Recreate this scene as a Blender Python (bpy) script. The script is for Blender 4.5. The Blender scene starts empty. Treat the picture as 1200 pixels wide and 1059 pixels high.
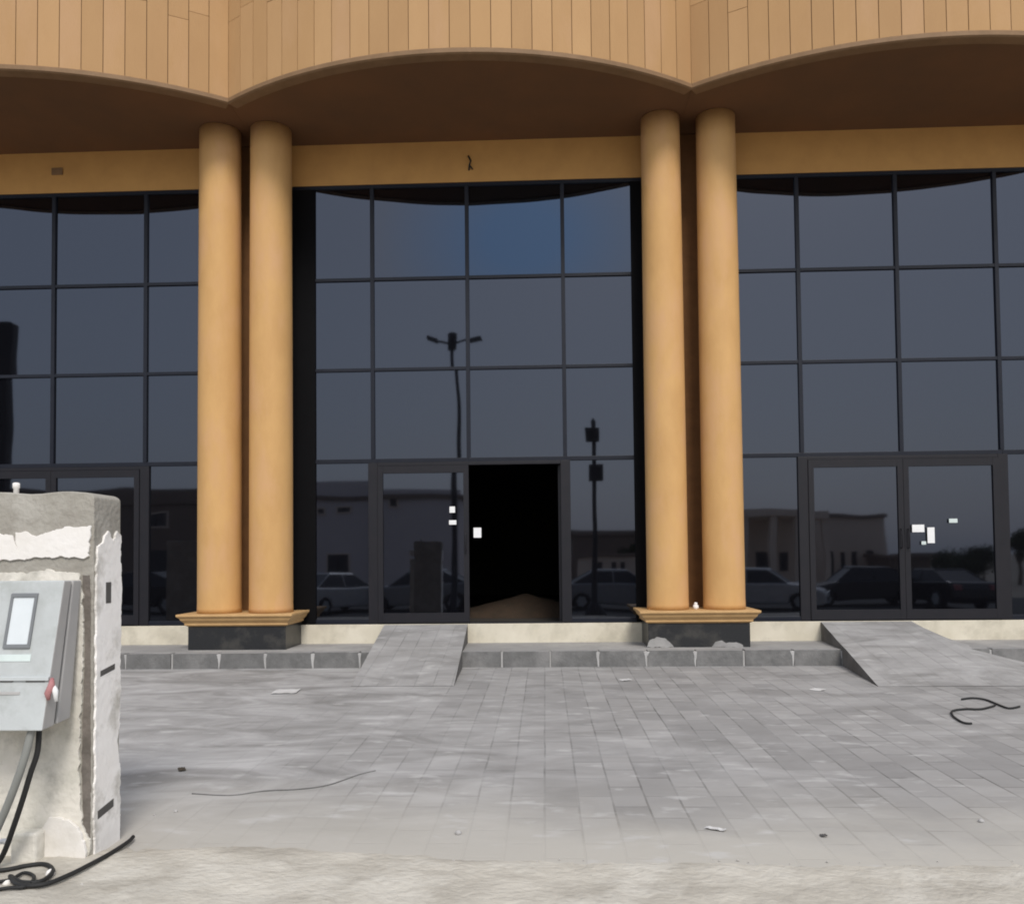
import bpy, math, random
from mathutils import Vector, Matrix, noise
random.seed(7)
R = math.radians
S = bpy.context.scene
COL = S.collection

# ------------------------------------------------------------------ camera
EYE = 1.37
CAM_Y = -11.6
yaw, pitch, roll, shift = -0.0384, 0.035, -0.0101, 85.84
_cy, _sy, _cp, _sp = math.cos(yaw), math.sin(yaw), math.cos(pitch), math.sin(pitch)
fwd = Vector((_sy*_cp, _cy*_cp, _sp))
rgt = Vector((_cy, -_sy, 0))
upv = rgt.cross(fwd)
cr, sr = math.cos(roll), math.sin(roll)
r2 = cr*rgt + sr*upv
u2 = -sr*rgt + cr*upv
cam = bpy.data.cameras.new('camera')
co = bpy.data.objects.new('camera', cam)
COL.objects.link(co)
co.matrix_world = Matrix(((r2.x, u2.x, -fwd.x, 0), (r2.y, u2.y, -fwd.y, CAM_Y), (r2.z, u2.z, -fwd.z, EYE), (0, 0, 0, 1)))
cam.sensor_width = 36
cam.sensor_fit = 'HORIZONTAL'
cam.lens = 30.0
cam.shift_y = shift/1200
cam.clip_end = 3000
cam.clip_start = 0.05
S.camera = co

# ------------------------------------------------------------------ sky, sun, exposure
SUN_AZ = 15
W = bpy.data.worlds.new('World')
S.world = W
W.use_nodes = True
wt = W.node_tree
bg = wt.nodes['Background']
sky = wt.nodes.new('ShaderNodeTexSky')
sky.sky_type = 'NISHITA'
sky.sun_disc = False
sky.sun_elevation = R(46)
sky.sun_rotation = R(180-SUN_AZ)
sky.air_density = 1.4
sky.dust_density = 3.0
sky.ozone_density = 1.5
hs = wt.nodes.new('ShaderNodeHueSaturation')
hs.inputs['Saturation'].default_value = 0.62
wt.links.new(sky.outputs[0], hs.inputs['Color'])
# thick even haze veils the sky all round
hz = wt.nodes.new('ShaderNodeMix')
hz.data_type = 'RGBA'
hz.inputs['Factor'].default_value = 0.6
hz.inputs['B'].default_value = (5.9, 6.4, 7.3, 1)
wt.links.new(hs.outputs[0], hz.inputs['A'])
wt.links.new(hz.outputs['Result'], bg.inputs[0])
bg.inputs[1].default_value = 0.15
sl = bpy.data.lights.new('sun', 'SUN')
so = bpy.data.objects.new('sun', sl)
COL.objects.link(so)
sl.energy = 2.05
sl.angle = R(18)
sl.color = (1.0, 0.955, 0.89)
_d = Vector((math.sin(R(SUN_AZ))*math.cos(R(46)), -math.cos(R(SUN_AZ))*math.cos(R(46)), math.sin(R(46))))
so.rotation_euler = _d.to_track_quat('Z', 'Y').to_euler()
S.view_settings.view_transform = 'Standard'
S.view_settings.look = 'None'
S.view_settings.exposure = 0.0
S.view_settings.gamma = 1.0
S.cycles.filter_width = 1.9
S.cycles.max_bounces = 8


# ------------------------------------------------------------------ helpers
def srgb(r, g, b):
    return tuple(((c/255)/12.92 if c/255 <= .04045 else ((c/255+.055)/1.055)**2.4) for c in (r, g, b))


def ray(u, v):
    a = (u-600)/1000.0
    b = -(v-529.5-shift)/1000.0
    return r2*a + u2*b + fwd


def atY(u, v, y):
    """point of the place seen in the photograph at (u, v), standing in the plane y"""
    d = ray(u, v)
    t = (y-CAM_Y)/d.y
    return Vector((d.x*t, y, EYE+d.z*t))


def mirX(u, y):
    """x of a thing at depth y whose mirror image shows in column u of the glass"""
    return atY(u, 650, -y).x


def mirZ(v, y, u=640):
    return atY(u, v, -y).z


def nn(nt, t, **k):
    n = nt.nodes.new(t)
    for a, b in k.items():
        setattr(n, a, b)
    return n


def mat(name, c1, c2=None, rough=0.85, scale=6.0, bump=0.0, bscale=40.0, spec=0.3, metallic=0.0, detail=6.0, stretch=(1, 1, 1), c3=None, s3=0.7, lo=0.35, hi=0.65):
    m = bpy.data.materials.new(name)
    m.use_nodes = True
    nt = m.node_tree
    b = nt.nodes['Principled BSDF']
    b.inputs['Roughness'].default_value = rough
    b.inputs['Metallic'].default_value = metallic
    b.inputs['Specular IOR Level'].default_value = spec
    tc = nn(nt, 'ShaderNodeTexCoord')
    mp = nn(nt, 'ShaderNodeMapping')
    mp.inputs['Scale'].default_value = stretch
    nt.links.new(tc.outputs['Object'], mp.inputs[0])
    if c2 is None:
        c2 = tuple(x*0.86 for x in c1)
    nz = nn(nt, 'ShaderNodeTexNoise')
    nz.inputs['Scale'].default_value = scale
    nz.inputs['Detail'].default_value = detail
    nz.inputs['Roughness'].default_value = 0.6
    nt.links.new(mp.outputs[0], nz.inputs['Vector'])
    cr_ = nn(nt, 'ShaderNodeValToRGB')
    cr_.color_ramp.elements[0].position = lo
    cr_.color_ramp.elements[1].position = hi
    cr_.color_ramp.elements[0].color = (*c1, 1)
    cr_.color_ramp.elements[1].color = (*c2, 1)
    nt.links.new(nz.outputs['Fac'], cr_.inputs[0])
    out = cr_.outputs[0]
    if c3 is not None:
        n3 = nn(nt, 'ShaderNodeTexNoise')
        n3.inputs['Scale'].default_value = s3
        n3.inputs['Detail'].default_value = 8
        n3.inputs['Roughness'].default_value = 0.65
        nt.links.new(mp.outputs[0], n3.inputs['Vector'])
        r3 = nn(nt, 'ShaderNodeValToRGB')
        r3.color_ramp.elements[0].position = 0.48
        r3.color_ramp.elements[1].position = 0.66
        nt.links.new(n3.outputs['Fac'], r3.inputs[0])
        mx = nn(nt, 'ShaderNodeMix', data_type='RGBA')
        nt.links.new(r3.outputs[0], mx.inputs['Factor'])
        nt.links.new(out, mx.inputs['A'])
        mx.inputs['B'].default_value = (*c3, 1)
        out = mx.outputs['Result']
    nt.links.new(out, b.inputs['Base Color'])
    if bump:
        nb = nn(nt, 'ShaderNodeTexNoise')
        nb.inputs['Scale'].default_value = bscale
        nb.inputs['Detail'].default_value = 8
        nt.links.new(mp.outputs[0], nb.inputs['Vector'])
        bp = nn(nt, 'ShaderNodeBump')
        bp.inputs['Strength'].default_value = bump
        bp.inputs['Distance'].default_value = 0.02
        nt.links.new(nb.outputs['Fac'], bp.inputs['Height'])
        nt.links.new(bp.outputs[0], b.inputs['Normal'])
    m['b'] = 1
    return m


class MB:
    def __init__(s):
        s.v, s.f, s.m, s.sm, s.mats = [], [], [], [], []

    def mi(s, m):
        if m not in s.mats:
            s.mats.append(m)
        return s.mats.index(m)

    def add(s, vs, fs, m, smooth=False):
        o = len(s.v)
        s.v += [tuple(p) for p in vs]
        i = s.mi(m)
        for f in fs:
            s.f.append([o+k for k in f])
            s.m.append(i)
            s.sm.append(smooth)

    def hexa(s, p, m):
        """eight corners: bottom four counter-clockwise, then top four"""
        s.add(p, [(3, 2, 1, 0), (4, 5, 6, 7), (0, 1, 5, 4), (1, 2, 6, 5), (2, 3, 7, 6), (3, 0, 4, 7)], m)

    def box(s, x0, x1, y0, y1, z0, z1, m):
        s.hexa([(x0, y0, z0), (x1, y0, z0), (x1, y1, z0), (x0, y1, z0), (x0, y0, z1), (x1, y0, z1), (x1, y1, z1), (x0, y1, z1)], m)

    def lathe(s, cx, cy, prof, m, n=40):
        vs, fs = [], []
        for (r, z) in prof:
            for k in range(n):
                a = 2*math.pi*k/n
                vs.append((cx+r*math.cos(a), cy+r*math.sin(a), z))
        for j in range(len(prof)-1):
            for k in range(n):
                k2 = (k+1) % n
                fs.append((j*n+k, j*n+k2, (j+1)*n+k2, (j+1)*n+k))
        fs.append(tuple(range(n))[::-1])
        fs.append(tuple((len(prof)-1)*n+k for k in range(n)))
        s.add(vs, fs, m, True)

    def tube(s, pts, r, m, n=8):
        pts = [Vector(p) for p in pts]
        rs = r if isinstance(r, (list, tuple)) else [r]*len(pts)
        vs, fs = [], []
        for i, p in enumerate(pts):
            t = (pts[min(i+1, len(pts)-1)]-pts[max(i-1, 0)]).normalized()
            a = t.orthogonal().normalized() if i == 0 else (a - t*a.dot(t)).normalized()
            b = t.cross(a)
            for k in range(n):
                w = 2*math.pi*k/n
                vs.append(p+(a*math.cos(w)+b*math.sin(w))*rs[i])
        for j in range(len(pts)-1):
            for k in range(n):
                k2 = (k+1) % n
                fs.append((j*n+k, j*n+k2, (j+1)*n+k2, (j+1)*n+k))
        fs.append(tuple(range(n))[::-1])
        fs.append(tuple((len(pts)-1)*n+k for k in range(n)))
        s.add(vs, fs, m, True)

    def prism(s, poly, y0, y1, m, smooth=False):
        """polygon in x,z extruded along y"""
        n = len(poly)
        vs = [(x, y0, z) for x, z in poly]+[(x, y1, z) for x, z in poly]
        fs = [tuple(range(n)), tuple(range(2*n-1, n-1, -1))]+[(i, n+i, n+(i+1) % n, (i+1) % n) for i in range(n)]
        s.add(vs, fs, m, smooth)

    def build(s, name, parent=None, bevel=0, loc=None, seg=2):
        me = bpy.data.meshes.new(name)
        if loc is not None:
            L = Vector(loc)
            s.v = [tuple(Vector(p)-L) for p in s.v]
        me.from_pydata(s.v, [], s.f)
        for m in s.mats:
            me.materials.append(m)
        me.polygons.foreach_set('material_index', s.m)
        me.polygons.foreach_set('use_smooth', s.sm)
        me.update()
        o = bpy.data.objects.new(name, me)
        COL.objects.link(o)
        if loc is not None:
            o.location = loc
        if parent:
            o.parent = parent
        if bevel:
            b = o.modifiers.new('bevel', 'BEVEL')
            b.width = bevel
            b.segments = seg
            b.limit_method = 'ANGLE'
            b.angle_limit = R(40)
        return o


def tag(o, label, cat=None, group=None, kind=None):
    if label:
        o['label'] = label
    if cat:
        o['category'] = cat
    if group:
        o['group'] = group
    if kind:
        o['kind'] = kind
    return o


def thing(name, loc, label, cat, group=None, rz=0):
    o = bpy.data.objects.new(name, None)
    COL.objects.link(o)
    o.location = loc
    o.rotation_euler = (0, 0, rz)
    o.empty_display_size = .2
    return tag(o, label, cat, group)


def dup(root, loc, rz, label, group=None):
    def cp(o, parent):
        c = o.copy()
        COL.objects.link(c)
        c.parent = parent
        for ch in [x for x in kids if x.parent == o]:
            cp(ch, c)
        return c
    kids = [x for x in COL.objects if x.parent]
    c = cp(root, None)
    c.location = loc
    c.rotation_euler = (0, 0, rz)
    c['label'] = label
    if group:
        c['group'] = group
    return c


def sst(a, b, x):
    t = max(0, min(1, (x-a)/(b-a)))
    return t*t*(3-2*t)


# ------------------------------------------------------------------ materials
M = {}
M['clad'] = mat('tan_cladding', (.455, .272, .124), (.42, .247, .112), rough=.75, scale=2.2, bump=.1, bscale=60, c3=(.47, .285, .15), s3=.8, stretch=(1, 1, .35))
M['clad2'] = mat('tan_cladding_pale', (.48, .292, .138), (.45, .268, .125), rough=.75, scale=2.2, bump=.1, bscale=60, stretch=(1, 1, .35))
M['clad3'] = mat('tan_cladding_dull', (.43, .257, .118), (.40, .235, .107), rough=.75, scale=2.2, bump=.1, bscale=60, stretch=(1, 1, .35))
M['groove'] = mat('cladding_joint', (.20, .12, .06), rough=.9)
M['trim'] = mat('fascia_trim', (.24, .145, .075), (.20, .12, .06), rough=.6)
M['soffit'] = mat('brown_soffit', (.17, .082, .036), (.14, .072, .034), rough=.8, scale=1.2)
M['column'] = mat('column_tan_paint', (.61, .362, .145), (.55, .318, .125), rough=.62, scale=3.5, bump=.10, bscale=24, c3=(.59, .345, .165), s3=2.6, stretch=(1, 1, .45))
M['wall'] = mat('lintel_tan_paint', (.62, .345, .115), (.55, .30, .10), rough=.7, scale=2.5)
M['pier'] = mat('shaded_pier_paint', (.20, .095, .035), (.16, .075, .028), rough=.8)  # pier darkened to brown, shade between the columns is in the colour
M['cap'] = mat('plinth_cap_tan', (.58, .37, .17), (.50, .31, .14), rough=.6)
M['black'] = mat('black_granite', (.017, .018, .020), (.025, .026, .028), rough=.35, scale=60, spec=.4, c3=(.05, .048, .045), s3=5)
M['sill'] = mat('cream_sill', (.70, .65, .54), (.60, .55, .44), rough=.8, scale=2.5, c3=(.50, .46, .37), s3=2.0)
M['frame'] = mat('dark_aluminium', (.010, .012, .020), (.013, .015, .023), rough=.4, spec=.25)
M['jamb_and_reflection'] = mat('jamb_reflection_black', (.004, .004, .005), rough=.7, spec=.1)  # wide black jambs also stand in for the columns' dark reflection
M['doorframe'] = mat('bronze_door_frame', (.013, .013, .017), (.016, .015, .019), rough=.4, spec=.3)
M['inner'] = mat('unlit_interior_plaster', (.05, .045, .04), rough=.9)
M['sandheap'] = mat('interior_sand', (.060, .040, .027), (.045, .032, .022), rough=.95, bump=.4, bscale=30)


def glass(name, tint, bluepatch=None):
    m = bpy.data.materials.new(name)
    m.use_nodes = True
    nt = m.node_tree
    nt.nodes.remove(nt.nodes['Principled BSDF'])
    df = nn(nt, 'ShaderNodeBsdfDiffuse')
    df.inputs[0].default_value = (.003, .003, .004, 1)
    gl = nn(nt, 'ShaderNodeBsdfAnisotropic')
    gl.inputs['Color'].default_value = (*tint, 1)
    gl.inputs['Roughness'].default_value = 0.026
    fr = nn(nt, 'ShaderNodeFresnel')
    fr.inputs[0].default_value = 1.86
    mx = nn(nt, 'ShaderNodeMixShader')
    tc = nn(nt, 'ShaderNodeTexCoord')
    nz = nn(nt, 'ShaderNodeTexNoise')
    nz.inputs['Scale'].default_value = .9
    nz.inputs['Detail'].default_value = 1
    nt.links.new(tc.outputs['Object'], nz.inputs['Vector'])
    bp = nn(nt, 'ShaderNodeBump')
    bp.inputs['Strength'].default_value = .16
    bp.inputs['Distance'].default_value = .02
    nt.links.new(nz.outputs['Fac'], bp.inputs['Height'])
    nt.links.new(bp.outputs[0], gl.inputs['Normal'])
    if bluepatch:
        # soft round blue tint in the glossy colour, fading outwards from its centre
        mp = nn(nt, 'ShaderNodeMapping')
        mp.inputs['Location'].default_value = bluepatch[0]
        mp.inputs['Scale'].default_value = bluepatch[1]
        nt.links.new(tc.outputs['Object'], mp.inputs[0])
        gr = nn(nt, 'ShaderNodeTexGradient', gradient_type='SPHERICAL')
        nt.links.new(mp.outputs[0], gr.inputs[0])
        rp = nn(nt, 'ShaderNodeValToRGB')
        rp.color_ramp.elements[0].position = 0
        rp.color_ramp.elements[1].position = .75
        nt.links.new(gr.outputs['Fac'], rp.inputs[0])
        mc = nn(nt, 'ShaderNodeMix', data_type='RGBA')
        mc.inputs['A'].default_value = (*tint, 1)
        mc.inputs['B'].default_value = (.50, .80, 1.32, 1)
        nt.links.new(rp.outputs[0], mc.inputs['Factor'])
        nt.links.new(mc.outputs['Result'], gl.inputs['Color'])
    nt.links.new(fr.outputs[0], mx.inputs[0])
    nt.links.new(df.outputs[0], mx.inputs[1])
    nt.links.new(gl.outputs[0], mx.inputs[2])
    nt.links.new(mx.outputs[0], nt.nodes['Material Output'].inputs[0])
    return m


M['glass'] = glass('tinted_glass', (.72, .80, 1.0))
M['concrete'] = mat('grey_cement', (.36, .34, .30), (.30, .28, .245), rough=.95, scale=7, bump=.5, bscale=35, c3=(.42, .40, .36), s3=4)
M['plaster'] = mat('white_plaster', (.82, .79, .76), (.78, .745, .70), rough=.9, scale=4, bump=.2, bscale=25, c3=(.70, .665, .61), s3=3.0)
M['darkcement'] = mat('dark_cement', (.20, .175, .155), (.13, .115, .10), rough=.95, scale=9, bump=.4)  # darker cement for the narrow strip beside the cabinet
M['plaster3'] = mat('side_white_plaster', (.90, .875, .85), (.85, .82, .785), rough=.9, scale=4, bump=.2, bscale=25, c3=(.50, .475, .43), s3=4.2, lo=.3)
M['plaster2'] = mat('stained_plaster', (.74, .70, .63), (.60, .575, .505), rough=.9, scale=6, bump=.4, bscale=25, c3=(.44, .42, .37), s3=5.0)
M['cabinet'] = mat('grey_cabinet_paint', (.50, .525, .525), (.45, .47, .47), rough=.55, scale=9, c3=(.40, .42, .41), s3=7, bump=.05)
M['cabinet2'] = mat('cabinet_side_shade', (.42, .41, .40), (.38, .37, .36), rough=.55, scale=3)  # cabinet grey darkened, shade of the side put into the colour
M['cabdark'] = mat('cabinet_gap', (.10, .095, .09), rough=.8)
M['winframe'] = mat('meter_window_frame', (.20, .21, .22), rough=.5)
M['meterglass'] = mat('meter_window', (.70, .74, .76), (.64, .68, .70), rough=.25, spec=.5)
M['pale'] = mat('pale_label', (.66, .74, .72), rough=.6)
M['red'] = mat('red_tag', (.35, .10, .11), (.42, .20, .20), rough=.6)
M['white'] = mat('white_paper', (.85, .85, .85), (.78, .78, .78), rough=.6)
M['scrap'] = mat('weathered_paper', (.62, .61, .60), (.50, .49, .48), rough=.8)
M['rubber'] = mat('black_cable', (.022, .022, .022), rough=.6)
M['greycab'] = mat('grey_conduit', (.24, .245, .23), rough=.6)
M['kerb'] = mat('kerb_stone', (.17, .168, .165), (.13, .128, .125), rough=.9, scale=8, bump=.3, c3=(.22, .215, .21), s3=3)
M['kerbtop'] = mat('lit_kerb_top', (.30, .29, .285), (.25, .245, .24), rough=.95, scale=5, bump=.2, c3=(.36, .35, .34), s3=2)  # paler than the kerb face, light from above put into the colour
M['mortar'] = mat('mortar', (.46, .45, .44), (.38, .37, .36), rough=.95, bump=.3)
M['sand'] = mat('sandy_dirt', (.54, .505, .44), (.38, .35, .30), rough=.97, scale=3.1, bump=.7, bscale=26, detail=12, c3=(.57, .54, .48), s3=2.4, stretch=(.85, 1.1, 1))
M['pebble'] = mat('stone_chip', (.5, .48, .45), (.3, .28, .26), rough=.9)


def paving(name, rot=True, dust=.5, ramp=False):
    m = bpy.data.materials.new(name)
    m.use_nodes = True
    nt = m.node_tree
    b = nt.nodes['Principled BSDF']
    b.inputs['Roughness'].default_value = .9
    b.inputs['Specular IOR Level'].default_value = .2
    tc = nn(nt, 'ShaderNodeTexCoord')
    # slight waviness so that joints are not ruler-straight
    wz = nn(nt, 'ShaderNodeTexNoise')
    wz.inputs['Scale'].default_value = 1.4
    wz.inputs['Detail'].default_value = 3
    nt.links.new(tc.outputs['Object'], wz.inputs['Vector'])
    sub = nn(nt, 'ShaderNodeVectorMath', operation='SUBTRACT')
    sub.inputs[1].default_value = (.5, .5, .5)
    nt.links.new(wz.outputs['Color'], sub.inputs[0])
    sca = nn(nt, 'ShaderNodeVectorMath', operation='SCALE')
    sca.inputs['Scale'].default_value = .018
    nt.links.new(sub.outputs[0], sca.inputs[0])
    ad = nn(nt, 'ShaderNodeVectorMath', operation='ADD')
    nt.links.new(tc.outputs['Object'], ad.inputs[0])
    nt.links.new(sca.outputs[0], ad.inputs[1])
    mp = nn(nt, 'ShaderNodeMapping')
    mp.inputs['Rotation'].default_value = (0, 0, R(90) if rot else 0)
    mp.inputs['Location'].default_value = (0, .02, 0)
    nt.links.new(ad.outputs[0], mp.inputs[0])
    br = nn(nt, 'ShaderNodeTexBrick')
    br.offset = .5
    br.inputs['Color1'].default_value = (.318, .308, .300, 1)
    br.inputs['Color2'].default_value = (.212, .206, .202, 1)
    br.inputs['Mortar'].default_value = (.105, .10, .096, 1)
    br.inputs['Scale'].default_value = 1
    br.inputs['Brick Width'].default_value = .40
    br.inputs['Row Height'].default_value = .20
    br.inputs['Mortar Size'].default_value = .0075
    br.inputs['Mortar Smooth'].default_value = .35
    br.inputs['Bias'].default_value = -.1
    nt.links.new(mp.outputs[0], br.inputs['Vector'])
    # dust lying over the pavers: thick on the left and near the dirt, thin on the right
    n1 = nn(nt, 'ShaderNodeTexNoise')
    n1.inputs['Scale'].default_value = .8
    n1.inputs['Detail'].default_value = 9
    n1.inputs['Roughness'].default_value = .62
    n1.inputs['Distortion'].default_value = .4
    nt.links.new(tc.outputs['Object'], n1.inputs['Vector'])
    sx = nn(nt, 'ShaderNodeSeparateXYZ')
    nt.links.new(tc.outputs['Object'], sx.inputs[0])
    mr = nn(nt, 'ShaderNodeMapRange')
    mr.inputs['From Min'].default_value = -2.6
    mr.inputs['From Max'].default_value = 0.6
    mr.inputs['To Min'].default_value = .34
    mr.inputs['To Max'].default_value = .0
    nt.links.new(sx.outputs['X'], mr.inputs['Value'])
    my = nn(nt, 'ShaderNodeMapRange')
    my.inputs['From Min'].default_value = -7.5
    my.inputs['From Max'].default_value = -6.5
    my.inputs['To Min'].default_value = .34
    my.inputs['To Max'].default_value = .0
    nt.links.new(sx.outputs['Y'], my.inputs['Value'])
    if ramp:
        mr.inputs['To Min'].default_value = .12
        mr.inputs['To Max'].default_value = .10
    a1 = nn(nt, 'ShaderNodeMath', operation='ADD')
    nt.links.new(mr.outputs[0], a1.inputs[0])
    nt.links.new(my.outputs[0], a1.inputs[1])
    a2 = nn(nt, 'ShaderNodeMath', operation='ADD')
    nt.links.new(a1.outputs[0], a2.inputs[0])
    nt.links.new(n1.outputs['Fac'], a2.inputs[1])
    rp = nn(nt, 'ShaderNodeValToRGB')
    rp.color_ramp.elements[0].position = .40
    rp.color_ramp.elements[0].color = (dust*.35,)*3+(1,)
    rp.color_ramp.elements[1].position = .80
    rp.color_ramp.elements[1].color = (.93, .93, .93, 1)
    nt.links.new(a2.outputs[0], rp.inputs[0])
    n2 = nn(nt, 'ShaderNodeTexNoise')
    n2.inputs['Scale'].default_value = 1.7
    n2.inputs['Detail'].default_value = 8
    n2.inputs['Roughness'].default_value = .6
    n2.inputs['Distortion'].default_value = .8
    mp2 = nn(nt, 'ShaderNodeMapping')
    mp2.inputs['Scale'].default_value = (.7, 1.5, 1)
    nt.links.new(tc.outputs['Object'], mp2.inputs[0])
    nt.links.new(mp2.outputs[0], n2.inputs['Vector'])
    r2_ = nn(nt, 'ShaderNodeValToRGB')
    r2_.color_ramp.elements[0].position = .34
    r2_.color_ramp.elements[1].position = .68
    r2_.color_ramp.elements[0].color = (.225, .218, .21, 1)
    r2_.color_ramp.elements[1].color = (.46, .45, .445, 1)
    nt.links.new(n2.outputs['Fac'], r2_.inputs[0])
    # warmer towards the dirt
    wm = nn(nt, 'ShaderNodeMix', data_type='RGBA')
    wr = nn(nt, 'ShaderNodeMapRange')
    wr.inputs['From Min'].default_value = -7.4
    wr.inputs['From Max'].default_value = -5.9
    wr.inputs['To Min'].default_value = 1.0
    wr.inputs['To Max'].default_value = .0
    nt.links.new(sx.outputs['Y'], wr.inputs['Value'])
    nt.links.new(wr.outputs[0], wm.inputs['Factor'])
    nt.links.new(r2_.outputs[0], wm.inputs['A'])
    wm.inputs['B'].default_value = (.45, .425, .38, 1)
    jn = nn(nt, 'ShaderNodeTexNoise')
    jn.inputs['Scale'].default_value = 2.6
    jn.inputs['Detail'].default_value = 3
    nt.links.new(tc.outputs['Object'], jn.inputs['Vector'])
    jr_ = nn(nt, 'ShaderNodeMapRange')
    jr_.inputs['From Min'].default_value = .38
    jr_.inputs['From Max'].default_value = .62
    jr_.inputs['To Min'].default_value = .15
    jr_.inputs['To Max'].default_value = 1.0
    nt.links.new(jn.outputs['Fac'], jr_.inputs['Value'])
    jm = nn(nt, 'ShaderNodeMath', operation='MULTIPLY')
    nt.links.new(jr_.outputs[0], jm.inputs[0])
    nt.links.new(br.outputs['Fac'], jm.inputs[1])
    br.inputs['Mortar'].default_value = (.265, .258, .253, 1)
    jx = nn(nt, 'ShaderNodeMix', data_type='RGBA')
    nt.links.new(jm.outputs[0], jx.inputs['Factor'])
    nt.links.new(br.outputs['Color'], jx.inputs['A'])
    jx.inputs['B'].default_value = (.10, .096, .092, 1)
    mx = nn(nt, 'ShaderNodeMix', data_type='RGBA')
    nt.links.new(rp.outputs[0], mx.inputs['Factor'])
    nt.links.new(jx.outputs['Result'], mx.inputs['A'])
    nt.links.new(wm.outputs['Result'], mx.inputs['B'])
    # pale mortar smears and spots
    n4 = nn(nt, 'ShaderNodeTexNoise')
    n4.inputs['Scale'].default_value = 5
    n4.inputs['Detail'].default_value = 4
    mp4 = nn(nt, 'ShaderNodeMapping')
    mp4.inputs['Scale'].default_value = (.8, 1.6, 1)
    nt.links.new(tc.outputs['Object'], mp4.inputs[0])
    nt.links.new(mp4.outputs[0], n4.inputs['Vector'])
    r4 = nn(nt, 'ShaderNodeValToRGB')
    r4.color_ramp.elements[0].position = .60
    r4.color_ramp.elements[1].position = .74
    r4.color_ramp.elements[1].color = (.55, .55, .55, 1)
    nt.links.new(n4.outputs['Fac'], r4.inputs[0])
    m4 = nn(nt, 'ShaderNodeMix', data_type='RGBA')
    nt.links.new(r4.outputs[0], m4.inputs['Factor'])
    nt.links.new(mx.outputs['Result'], m4.inputs['A'])
    m4.inputs['B'].default_value = (.52, .51, .50, 1)
    nt.links.new(m4.outputs['Result'], b.inputs['Base Color'])
    # relief
    inv = nn(nt, 'ShaderNodeMath', operation='MULTIPLY_ADD')
    inv.inputs[1].default_value = -1
    inv.inputs[2].default_value = 1
    nt.links.new(br.outputs['Fac'], inv.inputs[0])
    n5 = nn(nt, 'ShaderNodeTexNoise')
    n5.inputs['Scale'].default_value = 26
    n5.inputs['Detail'].default_value = 8
    nt.links.new(tc.outputs['Object'], n5.inputs['Vector'])
    mh = nn(nt, 'ShaderNodeMath', operation='MULTIPLY_ADD')
    mh.inputs[1].default_value = .5
    nt.links.new(n5.outputs['Fac'], mh.inputs[0])
    nt.links.new(inv.outputs[0], mh.inputs[2])
    bp = nn(nt, 'ShaderNodeBump')
    bp.inputs['Strength'].default_value = .35
    bp.inputs['Distance'].default_value = .006
    nt.links.new(mh.outputs[0], bp.inputs['Height'])
    nt.links.new(bp.outputs[0], b.inputs['Normal'])
    return m


M['paving'] = paving('grey_paver_field', True, .6)
M['ramppave'] = paving('ramp_paver_field', True, 1.0, ramp=True)
M['walk'] = mat('dusty_concrete_walk', (.33, .32, .31), (.27, .262, .255), rough=.95, scale=2, bump=.2, bscale=20, c3=(.40, .385, .365), s3=1.5)
M['ramp'] = mat('ramp_concrete', (.33, .325, .315), (.29, .285, .275), rough=.95, scale=2.5, bump=.3, bscale=18, c3=(.42, .415, .40), s3=2.2)
M['rampside'] = mat('ramp_side_shaded', (.11, .105, .10), (.16, .155, .15), rough=.95, scale=4, bump=.3)  # darker than the ramp top, the side's shade is in the colour
M['asphalt'] = mat('asphalt', (.055, .055, .056), (.07, .069, .068), rough=.9, scale=3, bump=.2)
M['far'] = mat('sandy_ground', (.34, .30, .24), (.29, .25, .20), rough=.95, scale=.4)

# ------------------------------------------------------------------ measurements of the front
XC, PW, BAY = -1.031, 1.320, 5.832
Z0, Z1, Z2, Z3, ZH, ZS = 0.452, 2.685, 3.945, 5.205, 6.533, 7.096
ZK = 0.194            # kerb top
PAIRS = [(-9.78, .345, .28), (-3.965, .345, .282), (1.945, .362, .266), (7.72, .35, .275)]
CUSP_Y, APEX_Y = -1.16, -2.07


def pz(y):
    """paving height"""
    return 0.0158*(y+1.1)


# ------------------------------------------------------------------ ground
def terrain():
    mb = MB()
    xs = [-400, -120, -60, -30, -15, 0, 15, 30, 60, 120, 400]
    ys = [400, 60, 12, 0, -1.2, -7.4, -9, -10, -12, -14, -16, -20, -30, -60, -120, -400]

    def z(y):
        if y > -7.4:
            return pz(min(y, -1.1))-.06
        return pz(-7.4)-.06-.44*sst(-8.0, -15.0, y) if False else pz(-7.4)-.06-.44*(1-sst(-15.0, -8.0, y))
    vs = [(x, y, z(y)) for y in ys for x in xs]
    n = len(xs)
    fs = [(j*n+i, (j+1)*n+i, (j+1)*n+i+1, j*n+i+1) for j in range(len(ys)-1) for i in range(n-1)]
    mb.add(vs, fs, M['far'], True)
    tag(mb.build('ground'), None, kind='structure')


terrain()

mb = MB()
mb.add([(-30, -7.75, pz(-7.75)), (30, -7.75, pz(-7.75)), (30, -1.0, pz(-1.0)), (-30, -1.0, pz(-1.0))], [(0, 1, 2, 3)], M['paving'])
tag(mb.build('forecourt_paving'), None, kind='structure')

# raised walk along the front
mb = MB()
mb.box(-30, 30, -.98, .0, -.05, ZK-.006, M['walk'])
tag(mb.build('pavement'), None, kind='structure')

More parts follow.
